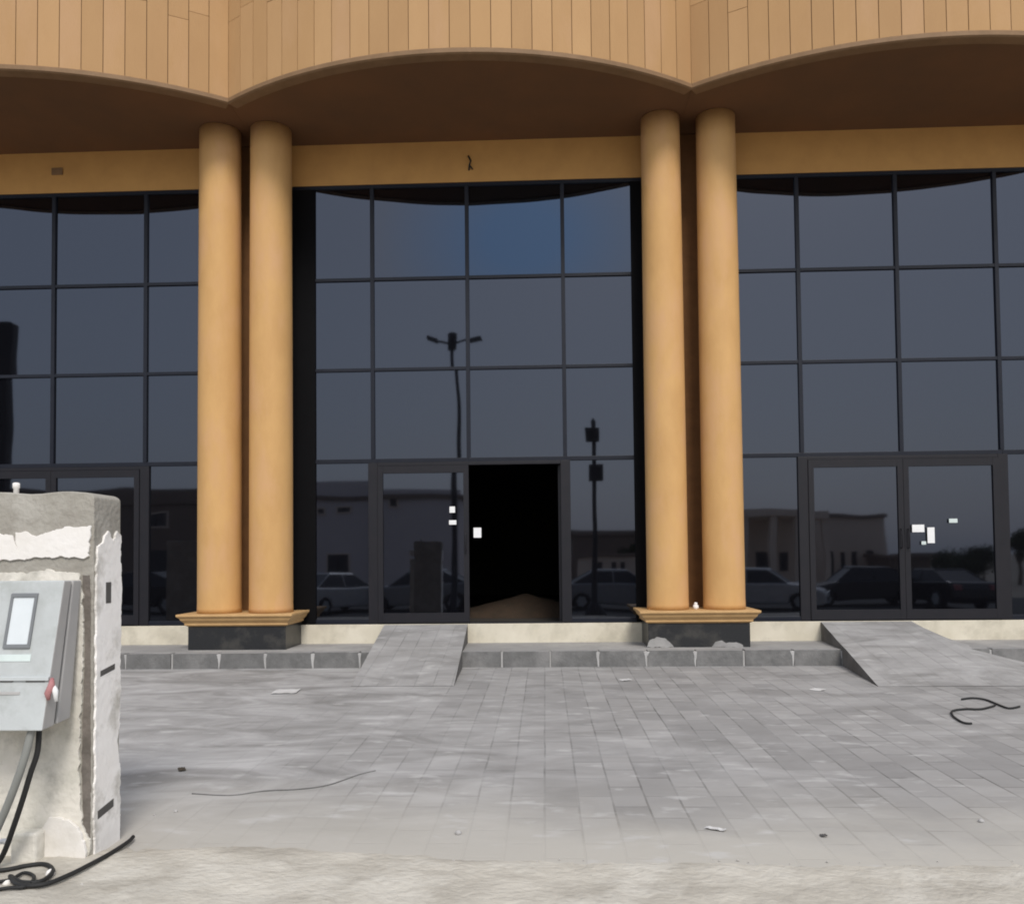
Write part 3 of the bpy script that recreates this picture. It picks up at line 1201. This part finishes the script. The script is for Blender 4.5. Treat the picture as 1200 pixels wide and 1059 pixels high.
slab(mb, .0, .42, M['cabinet'])
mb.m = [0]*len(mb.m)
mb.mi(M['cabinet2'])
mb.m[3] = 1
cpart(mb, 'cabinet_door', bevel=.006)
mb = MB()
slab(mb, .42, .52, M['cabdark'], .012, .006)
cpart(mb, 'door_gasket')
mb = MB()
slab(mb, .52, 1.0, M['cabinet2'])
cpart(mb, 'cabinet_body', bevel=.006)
mb = MB()
for (s0, s1, t0, t1) in ((.115, .245, .085, .11), (.115, .245, .43, .455), (.115, .129, .11, .43), (.231, .245, .11, .43)):
    cquad(mb, s0, s1, t0, t1, 0, .010, M['winframe'])
wf = cpart(mb, 'window_frame', bevel=.002)
mb = MB()
cquad(mb, .129, .231, .11, .43, .001, .004, M['meterglass'])
cpart(mb, 'window_pane', wf)
mb = MB()
cquad(mb, .105, .35, .50, .545, .0005, .003, M['pale'])
cpart(mb, 'label_strip')
mb = MB()
cquad(mb, .0, .5, .645, .668, .0, .012, M['cabinet'])
cquad(mb, .02, .11, .672, .680, .0, .006, M['cabdark'])
cquad(mb, .17, .30, .672, .680, .0, .006, M['cabdark'])
cquad(mb, .13, .42, .745, .765, .0005, .004, M['cabinet2'])
cpart(mb, 'lower_lid', bevel=.003)
mb = MB()
p0, p1 = C(-.012, .66, .0), C(-.01, .80, .0)
mb.tube([p0, p0.lerp(p1, .3)+Vector((.008, -.01, 0)), p0.lerp(p1, .7)+Vector((-.004, -.01, 0)), p1], [.008, .016, .015, .008], M['red'], 10)
cpart(mb, 'red_seal')
mb = MB()
p0 = C(-.035, .74, .0)
mb.tube([p0+Vector((-.01, 0, .03)), p0, p0+Vector((.005, 0, -.05))], [.006, .014, .008], M['white'], 10)
cpart(mb, 'white_seal')

# cables under the cabinet and round the foot of the pillar
gz = pz(-7.45)


def cable(name, pts, r, m, lab, cat='cable', sub=6):
    """smooth curve through points"""
    P_ = [Vector(p) for p in pts]
    out = []
    for i in range(len(P_)-1):
        a, b = P_[i], P_[i+1]
        ta = (P_[i+1]-P_[max(i-1, 0)])*.5
        tb = (P_[min(i+2, len(P_)-1)]-P_[i])*.5
        for k in range(sub):
            t = k/sub
            h = (2*t**3-3*t**2+1, t**3-2*t**2+t, -2*t**3+3*t**2, t**3-t**2)
            out.append(a*h[0]+ta*h[1]+b*h[2]+tb*h[3])
    out.append(P_[-1])
    mb = MB()
    mb.tube(out, r, m, 8)
    tag(mb.build(name), lab, cat)


def G2(u, v, r=.012):
    """on the dirt seen at (u, v)"""
    d = ray(u, v)
    z = gz+.014+r
    t = (z-EYE)/d.z
    return Vector((d.x*t, CAM_Y+d.y*t, z))


cable('power_cable', [atY(46, 850, -7.66), atY(44, 880, -7.67), atY(36, 905, -7.68), atY(27, 935, -7.68), atY(16, 968, -7.66), atY(4, 1000, -7.62), atY(-10, 1020, -7.6)], .013, M['rubber'], 'thick black cable hanging from the cabinet down to the left')
cable('conduit', [atY(38, 852, -7.70), atY(28, 890, -7.72), atY(14, 930, -7.72), atY(-2, 968, -7.70), atY(-20, 1005, -7.68)], .018, M['greycab'], 'grey conduit slanting down beside the black cable under the cabinet', 'conduit')
cable('ground_cable', [G2(-20, 1022), G2(10, 1018), G2(30, 1014), G2(52, 1012), G2(62, 1020), G2(48, 1032), G2(25, 1033), G2(12, 1026), G2(22, 1036), G2(50, 1036), G2(80, 1025), G2(108, 1011), G2(130, 999), G2(150, 986), G2(156, 980)], .0105, M['rubber'], 'black cable looped on the dirt and running round the foot of the pillar')
cable('thin_cable', [G2(-10, 1034), G2(12, 1030), G2(28, 1022), G2(40, 1027), G2(30, 1038), G2(8, 1040), G2(-12, 1044)], .008, M['rubber'], 'thin black cable coiled at the bottom left in front of the pillar')
mb = MB()
a = atY(-20, 986, -7.62)
b = atY(12, 985, -7.62)
mb.tube([a, b], .013, M['white'], 12)
tag(mb.build('pipe_piece'), 'short white pipe end sticking in from the left at the foot of the pillar', 'pipe')
mb = MB()
a = F(16, 1003, -7.50)
b = F(46, 974, -7.50)
mb.box(a[0], b[0], -7.53, -7.436, a[1]-.03, b[1], M['plaster2'])
tag(mb.build('concrete_block', bevel=.012), 'small pale concrete block standing against the foot of the pillar', 'block')
mb = MB()
for i, (u, v, r) in enumerate(((59, 1020, .022), (8, 1031, .020))):
    p = G2(u, v)
    o = MB()
    pr = [(.002, gz-.005), (r*.8, gz), (r, gz+r*.6), (r*.7, gz+r*1.3), (.003, gz+r*1.6)]
    o.lathe(p.x, p.y, pr, M['plaster'], 9)
    tag(o.build('stone_lump'), ('pale stone lump inside the black cable loop by the pillar', 'pale stone lump at the bottom left corner in front of the cables')[i], 'stone')

# a second pillar further along, out of the frame but mirrored in the left bay
x_a, x_b = mirX(196, -7.2), mirX(231, -7.2)
zt = mirZ(628, -7.2)
MP2 = thing('meter_pillar', ((x_a+x_b)/2, -7.3, PZB), 'plastered meter pillar mirrored as a dark shape in the left bay', 'pillar')
mb = rounded_block(x_a, x_b, -7.42, -7.15, PZB, zt, M['concrete'], .05)
o = mb.build('block_core', None, .006)
o.parent = MP2
o.matrix_parent_inverse = Matrix.Translation(-MP2.location)

# ------------------------------------------------------------------ litter on the pavers


def onpave(u, v):
    d = ray(u, v)
    # plane z = .0158*(y+1.1)
    t = (.0158*(CAM_Y+1.1)-EYE)/(d.z-.0158*d.y)
    return Vector((d.x*t, CAM_Y+d.y*t, EYE+d.z*t))


def scrap(name, u, v, w, h, rz, m, lab, cat, curl=.006):
    p = onpave(u, v)
    mb = MB()
    n = 6
    vs = []
    for j in range(2):
        for i in range(n+1):
            for k in range(2):
                vs.append(((i/n-.5)*w, (k-.5)*h, .004+curl*abs(math.sin(i*1.3))+(.002 if j else 0)))
    o = 2*(n+1)
    fs = []
    for i in range(n):
        fs.append((2*i, 2*i+1, 2*i+3, 2*i+2))
        fs.append((o+2*i, o+2*i+2, o+2*i+3, o+2*i+1))
        fs.append((2*i, 2*i+2, o+2*i+2, o+2*i))
        fs.append((2*i+1, o+2*i+1, o+2*i+3, 2*i+3))
    fs += [(0, o, o+1, 1), (2*n, 2*n+1, o+2*n+1, o+2*n)]
    mb.add(vs, fs, m)
    ob = mb.build(name)
    ob.location = p
    ob.rotation_euler = (0, 0, rz)
    tag(ob, lab, cat)


scrap('paper_scrap', 335, 810.5, .26, .26, .1, M['scrap'], 'flat white paper scrap lying on the pavers below the left columns', 'paper scrap')
scrap('paper_scrap', 733, 797, .12, .10, .4, M['scrap'], 'small white paper scrap on the pavers below the middle of the kerb', 'paper scrap')
scrap('paper_scrap', 958, 808.5, .11, .12, .8, M['scrap'], 'small pale paper scrap on the pavers left of the right ramp', 'paper scrap')
scrap('paper_scrap', 838, 972, .11, .035, -.5, M['scrap'], 'narrow white scrap on the near pavers, right of centre', 'paper scrap')
scrap('paper_scrap', 1108, 762, .16, .12, -.5, M['mortar'], 'pale mortar flake on the foot of the right ramp', 'mortar flake')
M['bark2'] = mat('dry_leaf', (.07, .055, .04))
scrap('leaf_litter', 213, 902, .045, .09, .5, M['bark2'], 'small dark leaf lying on the dusty pavers right of the pillar', 'leaf')
scrap('leaf_litter', 965, 980, .03, .03, .2, M['cabdark'], 'tiny dark speck of leaf on the near right pavers', 'leaf')
for i, (u, v, r, lab) in enumerate(((537, 977, .018, 'pale round stone on the near pavers left of centre'), (206, 951, .012, 'pale stone chip right of the pillar, larger of two'), (181, 955, .008, 'pale stone chip right of the pillar, smaller of two'), (1150, 963, .016, 'pale stone on the right hand pavers near the dirt'))):
    p = onpave(u, v)
    o = MB()
    o.lathe(p.x, p.y, [(.002, p.z-.004), (r*.8, p.z), (r, p.z+r*.5), (r*.7, p.z+r), (.003, p.z+r*1.2)], M['mortar'], 9)
    tag(o.build('stone_chip'), lab, 'stone')


def pv(u, v, up=.012):
    p = onpave(u, v)
    p.z += up
    return p


cable('loose_cable', [pv(1195, 829), pv(1182, 831), pv(1168, 826), pv(1155, 821), pv(1140, 819), pv(1127, 820.5)], .009, M['rubber'], 'black cable end lying on the pavers near the right edge, upper strand')
cable('bent_cable', [pv(1166, 828), pv(1150, 832), pv(1132, 832), pv(1117, 834), pv(1116, 839), pv(1123, 845), pv(1131, 848.5), pv(1139, 849)], .009, M['rubber'], 'black cable bent into a hook on the right hand pavers, lower strand')
cable('thin_wire', [pv(225, 930, .003), pv(270, 932, .003), pv(310, 927, .004), pv(350, 925, .004), pv(385, 920, .004), pv(420, 908, .003), pv(440, 903, .002)], .004, M['kerb'], 'thin grey wire trailing across the dusty pavers in the left half', 'wire')

# ------------------------------------------------------------------ what the glass mirrors: the far side of the road, behind the camera
M['beige'] = mat('beige_render', (.74, .68, .68), (.68, .62, .62), rough=.9, scale=.6)
M['beige2'] = mat('sandstone_render', (.84, .70, .58), (.78, .64, .53), rough=.9, scale=.6)
M['brown'] = mat('brown_render', (.26, .20, .16), (.21, .16, .13), rough=.9, scale=.6)
M['dark'] = mat('dark_opening', (.03, .03, .034), rough=.3, spec=.5)
M['steel'] = mat('dark_painted_steel', (.03, .03, .034), rough=.6)
M['leafm'] = mat('tree_leaves', (.045, .065, .03), (.07, .09, .04), rough=.8)
M['bark'] = mat('bark', (.12, .09, .06), rough=.95)
ZR = zr+.01


def obuild(name, x0, x1, yf, depth, ztop_, m, lab, wins=(), doors=(), cornice=.35, cor_m=None, canopy=None):
    t = thing(name, ((x0+x1)/2, yf, ZR), lab, 'building')
    T = Matrix.Translation(-t.location)

    def pp(mb, nm, bev=0, par=None):
        o = mb.build(nm, None, bev)
        o.parent = par or t
        if par is None:
            o.matrix_parent_inverse = T
        return o
    mb = MB()
    mb.box(x0, x1, yf-depth, yf, ZR-.1, ztop_-cornice, m)
    pp(mb, 'wall')
    mb = MB()
    mb.box(x0-.15, x1+.15, yf-depth-.15, yf+.18, ztop_-cornice+.002, ztop_-cornice+.24, cor_m or M['brown'])
    mb.box(x0-.02, x1+.02, yf-.3, yf+.06, ztop_-cornice+.242, ztop_, m)
    pp(mb, 'parapet', .01)
    for (a, b, c, d) in wins:
        mb = MB()
        mb.box(a-.08, b+.08, yf+.002, yf+.05, c-.08, c, M['beige2'])
        mb.box(a-.08, b+.08, yf+.002, yf+.05, d, d+.08, M['beige2'])
        mb.box(a-.08, a, yf+.002, yf+.05, c, d, M['beige2'])
        mb.box(b, b+.08, yf+.002, yf+.05, c, d, M['beige2'])
        mb.box((a+b)/2-.03, (a+b)/2+.03, yf+.011, yf+.04, c, d, M['steel'])
        w = pp(mb, 'window')
        mb = MB()
        mb.box(a, b, yf+.001, yf+.01, c, d, M['dark'])
        pp(mb, 'pane', 0, w)
    for (a, b, c) in doors:
        mb = MB()
        mb.box(a, b, yf+.001, yf+.04, ZR, c, M['dark'])
        pp(mb, 'door')
    if canopy:
        (a, b, zc, dp, cols) = canopy
        mb = MB()
        mb.box(a, b, yf+.19, yf+dp, zc, zc+.5, m)
        pp(mb, 'canopy', .01)
        for i in range(cols):
            mb = MB()
            xx = a+.3+(b-a-.6)*i/(cols-1)
            mb.box(xx-.18, xx+.18, yf+dp-.5, yf+dp-.14, ZR-.1, zc-.002, m)
            pp(mb, 'post', .01)
    return t


YB1 = -35.0
zt1 = mirZ(573, YB1, 480)
xs1 = (mirX(447, YB1)+.2, mirX(541, YB1))
obuild('warehouse', xs1[0], xs1[1], YB1, 12, zt1, M['beige'], 'plain beige hall across the road, mirrored in the closed door of the middle bay', wins=[(mirX(462, YB1), mirX(470, YB1), mirZ(590, YB1), mirZ(582, YB1))], doors=[], cornice=.5)
zt1 = mirZ(565, YB1-1, 400)
obuild('showroom', mirX(338, YB1-1), mirX(446, YB1-1), YB1-1, 12, zt1, M['beige'], 'beige flat roofed shop across the road, mirrored beside the left columns',
       wins=[(mirX(384, YB1-1), mirX(411, YB1-1), mirZ(672, YB1-1), mirZ(645, YB1-1)), (mirX(372, YB1-1), mirX(379, YB1-1), mirZ(598, YB1-1), mirZ(593, YB1-1)), (mirX(396, YB1-1), mirX(410, YB1-1), mirZ(598, YB1-1), mirZ(592, YB1-1))], cornice=1.0)
obuild('workshop', mirX(-180, YB1-3), mirX(320, YB1-3), YB1-3, 10, mirZ(573, YB1-3, 150), M['brown'], 'long brown building across the road, mirrored low in the left bay',
       wins=[(mirX(u, YB1-3), mirX(u+22, YB1-3), mirZ(612, YB1-3), mirZ(596, YB1-3)) for u in (20, 90, 178)], doors=[(mirX(u, YB1-3), mirX(u+40, YB1-3), mirZ(640, YB1-3)) for u in (20, 90, 160)], cornice=.9)
YB2 = -45.0
obuild('filling_station', mirX(845, YB2), mirX(938, YB2), YB2, 10, mirZ(601, YB2, 900), M['beige2'], 'sandstone building with a deep canopy across the road, mirrored beside the right columns',
       wins=[(mirX(u, YB2), mirX(u+12, YB2), mirZ(672, YB2), mirZ(650, YB2)) for u in (868, 888, 912)], cornice=.3,
       canopy=(mirX(846, YB2), mirX(937, YB2), mirZ(616, YB2), 6.0, 4))
obuild('shop_block', mirX(948, YB2-6), mirX(1036, YB2-6), YB2-6, 12, mirZ(601, YB2-6, 1000), M['beige2'], 'pale sandstone block with narrow upright windows, mirrored in the right bay',
       wins=[(mirX(u, YB2-6), mirX(u+7, YB2-6), mirZ(682, YB2-6), mirZ(648, YB2-6)) for u in (966, 982, 998, 1014)], cornice=.3)
obuild('low_house', mirX(1040, YB2-2), mirX(1112, YB2-2), YB2-2, 8, mirZ(646, YB2-2, 1080), M['brown'], 'low brown house across the road, mirrored in the door of the right bay',
       wins=[(mirX(1088, YB2-2), mirX(1096, YB2-2), mirZ(675, YB2-2), mirZ(657, YB2-2))], cornice=.3)
obuild('brown_house', mirX(668, YB2), mirX(790, YB2), YB2, 8, mirZ(617, YB2, 720), M['brown'], 'brown flat roofed house across the road, mirrored right of the open doorway', cornice=.3)
obuild('boundary_wall', mirX(676, YB2+8), mirX(790, YB2+8), YB2+8, .3, mirZ(646, YB2+8, 720), M['beige2'], 'sandy yellow boundary wall before the brown house, mirrored right of the open doorway', wins=[(mirX(u, YB2+8), mirX(u+6, YB2+8), mirZ(676, YB2+8), mirZ(658, YB2+8)) for u in (700, 716, 727)], cornice=.2)['category'] = 'wall'


# cars
def make_car(name, paint, lab, loc, rz):
    t = thing(name, loc, lab, 'car', 'cars parked along the far side of the road', rz)
    L, Wd = 4.5, 1.76
    body = [(-2.25, .35), (-2.22, .62), (-2.1, .80), (-1.9, .88), (-1.0, .92), (1.35, .97), (1.95, .98), (2.15, .92), (2.24, .70), (2.25, .35), (2.0, .24), (1.78, .24), (1.68, .50), (1.38, .62), (1.08, .50), (.98, .24), (-1.0, .22), (-1.1, .50), (-1.4, .62), (-1.7, .50), (-1.8, .24), (-2.1, .26)]
    mb = MB()
    mb.prism(body, -Wd/2, Wd/2, paint)
    b = mb.build('body', t, .07, seg=3)
    gh = [(-1.05, .90), (-.35, 1.36), (.85, 1.40), (1.75, .95)]
    mb = MB()
    w0, w1 = .80, .62
    vs = []
    for (x_, z_), w in zip(gh, (w0, w1, w1, w0)):
        vs += [(x_, -w, z_), (x_, w, z_)]
    mb.add(vs, [(0, 2, 3, 1), (2, 4, 5, 3), (4, 6, 7, 5), (0, 6, 4, 2), (1, 3, 5, 7), (0, 1, 7, 6)], M['dark'])
    mb.build('windows', t, .02)
    mb = MB()
    mb.hexa([(-.40, -.63, 1.355), (.90, -.63, 1.385), (.90, .63, 1.385), (-.40, .63, 1.355), (-.34, -.56, 1.42), (.82, -.56, 1.445), (.82, .56, 1.445), (-.34, .56, 1.42)], paint)
    for sg in (-1, 1):
        for (xa, za, xb, zb, wa, wb) in ((-1.03, .91, -.36, 1.37, .79, .615), (.88, 1.39, 1.74, .96, .615, .79), (.22, .93, .24, 1.38, .795, .622)):
            mb.tube([(xa, sg*wa, za), (xb, sg*wb, zb)], .028, paint, 6)
    mb.build('roof', t, .02)
    for sx_ in (-1.4, 1.38):
        for sg in (-1, 1):
            mb = MB()
            n = 24
            prof = [(.0, -.10), (.30, -.10), (.325, -.07), (.325, .07), (.30, .10), (.0, .10)]
            vs, fs = [], []
            for (r, y_) in prof[1:5]:
                for k in range(n):
                    a = 2*math.pi*k/n
                    vs.append((sx_+r*math.cos(a), sg*(Wd/2-.10)+y_, .325+r*math.sin(a)))
            for j in range(3):
                for k in range(n):
                    k2 = (k+1) % n
                    fs.append((j*n+k, j*n+k2, (j+1)*n+k2, (j+1)*n+k))
            fs += [tuple(range(n)), tuple(range(3*n, 4*n))[::-1]]
            mb.add(vs, fs, M['rubber'])
            wh = mb.build('wheel', t)
            mb = MB()
            vs = []
            yy = sg*(Wd/2+.004)
            for k in range(n):
                a = 2*math.pi*k/n
                rr = .20 if k % 4 < 2 else .17
                vs.append((sx_+rr*math.cos(a), yy, .325+rr*math.sin(a)))
            for k in range(n):
                a = 2*math.pi*k/n
                vs.append((sx_+.2*math.cos(a), yy-sg*.02, .325+.2*math.sin(a)))
            mb.add(vs, [tuple(range(n))]+[(k, (k+1) % n, n+(k+1) % n, n+k) for k in range(n)], M['cabinet'])
            mb.build('rim', wh)
    for sg in (-1, 1):
        mb = MB()
        mb.box(-2.255, -2.16, sg*.62-.16, sg*.62+.16, .60, .74, M['meterglass'])
        mb.build('headlight', t, .02)
        mb = MB()
        mb.box(2.17, 2.258, sg*.66-.14, sg*.66+.14, .66, .86, M['red'])
        mb.build('tail_light', t, .02)
    mb = MB()
    mb.box(-2.262, -2.2, -.45, .45, .42, .58, M['dark'])
    mb.build('grille', t, .01)
    return t


P_white = mat('white_car_paint', (.62, .62, .62), rough=.3, spec=.6)
P_silver = mat('silver_car_paint', (.36, .37, .38), rough=.3, spec=.6)
P_black = mat('black_car_paint', (.02, .02, .022), rough=.25, spec=.6)
zc_ = ZR
make_car('parked_car', P_white, 'white saloon mirrored low beside the left columns, nose turned to the glass', (mirX(392, -18.5), -18.5, zc_), R(120))
make_car('parked_car', P_silver, 'silver car mirrored in the closed door of the middle bay, side on', (mirX(497, -19.5), -19.5, zc_), R(4))
make_car('parked_car', P_silver, 'silver car mirrored right of the open doorway behind the sign post', (mirX(722, -20), -20, zc_), R(176))
make_car('parked_car', P_white, 'white car mirrored just right of the right hand columns', (mirX(888, -18), -18, zc_), R(200))
make_car('parked_car', P_black, 'black car mirrored in the left door of the right bay', (mirX(1005, -20.5), -20.5, zc_), R(2))
make_car('parked_car', P_black, 'black car mirrored in the right door of the right bay, end on', (mirX(1092, -19.5), -19.5, zc_), R(80))
make_car('parked_car', P_black, 'black car mirrored low in the left bay behind the pillar', (mirX(165, -20), -20, zc_), R(-4))

# lamp post with two floodlight arms
xl, yl = mirX(535, -18), -18
zt = mirZ(395, yl, 535)
t = thing('floodlight_mast', (xl, yl, ZR), 'tall thin mast with two floodlight arms, mirrored over the door of the middle bay', 'lamp post')
mb = MB()
mb.lathe(0, 0, [(.22, 0), (.22, .04), (.11, .06), (.10, 2), (.075, 6), (.055, zt-ZR-.5), (.14, zt-ZR-.5), (.16, zt-ZR), (.05, zt-ZR+.05)], M['steel'], 16)
mb.build('pole', t)
for sg in (-1, 1):
    mb = MB()
    H = zt-ZR
    mb.tube([(0, 0, H-.35), (sg*.35, 0, H-.25), (sg*.62, 0, H-.2)], .035, M['steel'], 8)
    mb.hexa([(sg*.52, -.16, H-.26), (sg*.92, -.16, H-.12), (sg*.92, .16, H-.12), (sg*.52, .16, H-.26), (sg*.50, -.16, H-.18), (sg*.90, -.16, H-.04), (sg*.90, .16, H-.04), (sg*.50, .16, H-.18)], M['steel'])
    mb.build('floodlight', t)
# sign post
xl, yl = mirX(697, -15), -15.0
zt = mirZ(487, yl, 697)
H = zt-ZR
t = thing('signal_post', (xl, yl, ZR), 'dark post carrying two square boxes, mirrored right of the open doorway', 'post')
mb = MB()
mb.lathe(0, 0, [(.32, 0), (.32, .12), (.16, .45), (.10, .5), (.085, 2), (.07, H-.1), (.02, H)], M['steel'], 16)
mb.build('pole', t)
for zz_, w, dx in ((mirZ(508, yl, 697)-ZR, .22, -.06), (mirZ(553, yl, 697)-ZR, .25, .05)):
    mb = MB()
    mb.box(dx-w, dx+w, .06, .30, zz_-w, zz_+w, M['steel'])
    mb.build('box', t, .02)
# pylon at the far left
xl, yl = mirX(-6, -12.5), -12.5
zt = mirZ(377, yl, 5)
t = thing('sign_pylon', (xl, yl, ZR+.2), 'tall dark pylon mirrored at the left edge of the left bay', 'pylon')
mb = rounded_block(-.42, .42, -.15, .15, -.3, zt-ZR-.2, M['steel'], .12)
mb.build('pylon_body', t)


# trees
def tree(loc, h, cr_, lab, seed, nleaf=4200):
    rnd = random.Random(seed)
    t = thing('tree', loc, lab, 'tree', 'trees across the road')
    mb = MB()
    mb.tube([(0, 0, -.1), (.05, .02, h*.25), (-.04, .05, h*.5), (0, 0, h*.8)], [h*.035, h*.028, h*.02, h*.008], M['bark'], 8)
    blobs = []
    for k in range(9):
        a = rnd.uniform(0, 6.28)
        rr = cr_*rnd.uniform(.25, .75)
        p = Vector((math.cos(a)*rr, math.sin(a)*rr, h*rnd.uniform(.5, .9)))
        blobs.append((p, cr_*rnd.uniform(.3, .5)))
        mb.tube([(0, 0, h*.35), p*.6+Vector((0, 0, h*.12)), p], [h*.014, h*.009, h*.004], M['bark'], 6)
    mb.build('trunk', t)
    mb = MB()
    for k in range(nleaf):
        p, r = rnd.choice(blobs)
        d = Vector((rnd.gauss(0, 1), rnd.gauss(0, 1), rnd.gauss(0, .8))).normalized()*r*rnd.uniform(.4, 1.05)
        c = p+d
        s_ = .055*rnd.uniform(.7, 1.4)
        a = Vector((rnd.uniform(-1, 1), rnd.uniform(-1, 1), rnd.uniform(-1, 1))).normalized()*s_
        b = a.orthogonal().normalized()*s_*.6
        mb.add([c-a, c+b, c+a, c-b], [(0, 1, 2, 3)], M['leafm'])
    mb.build('crown', t)


tree((mirX(740, -38), -38, ZR), 2.9, .9, 'dark bushy tree mirrored beside the right columns', 1)
tree((mirX(1122, -42), -42, ZR), 1.9, 1.6, 'low dark bush mirrored in the right door of the right bay', 2)
tree((mirX(1150, -44), -44, ZR), 2.1, 1.6, 'rounder dark bush mirrored near the right edge of the right bay', 3)
tree((mirX(1196, -40), -40, ZR), 3.3, 1.2, 'dark tree mirrored at the extreme right of the glass', 4)
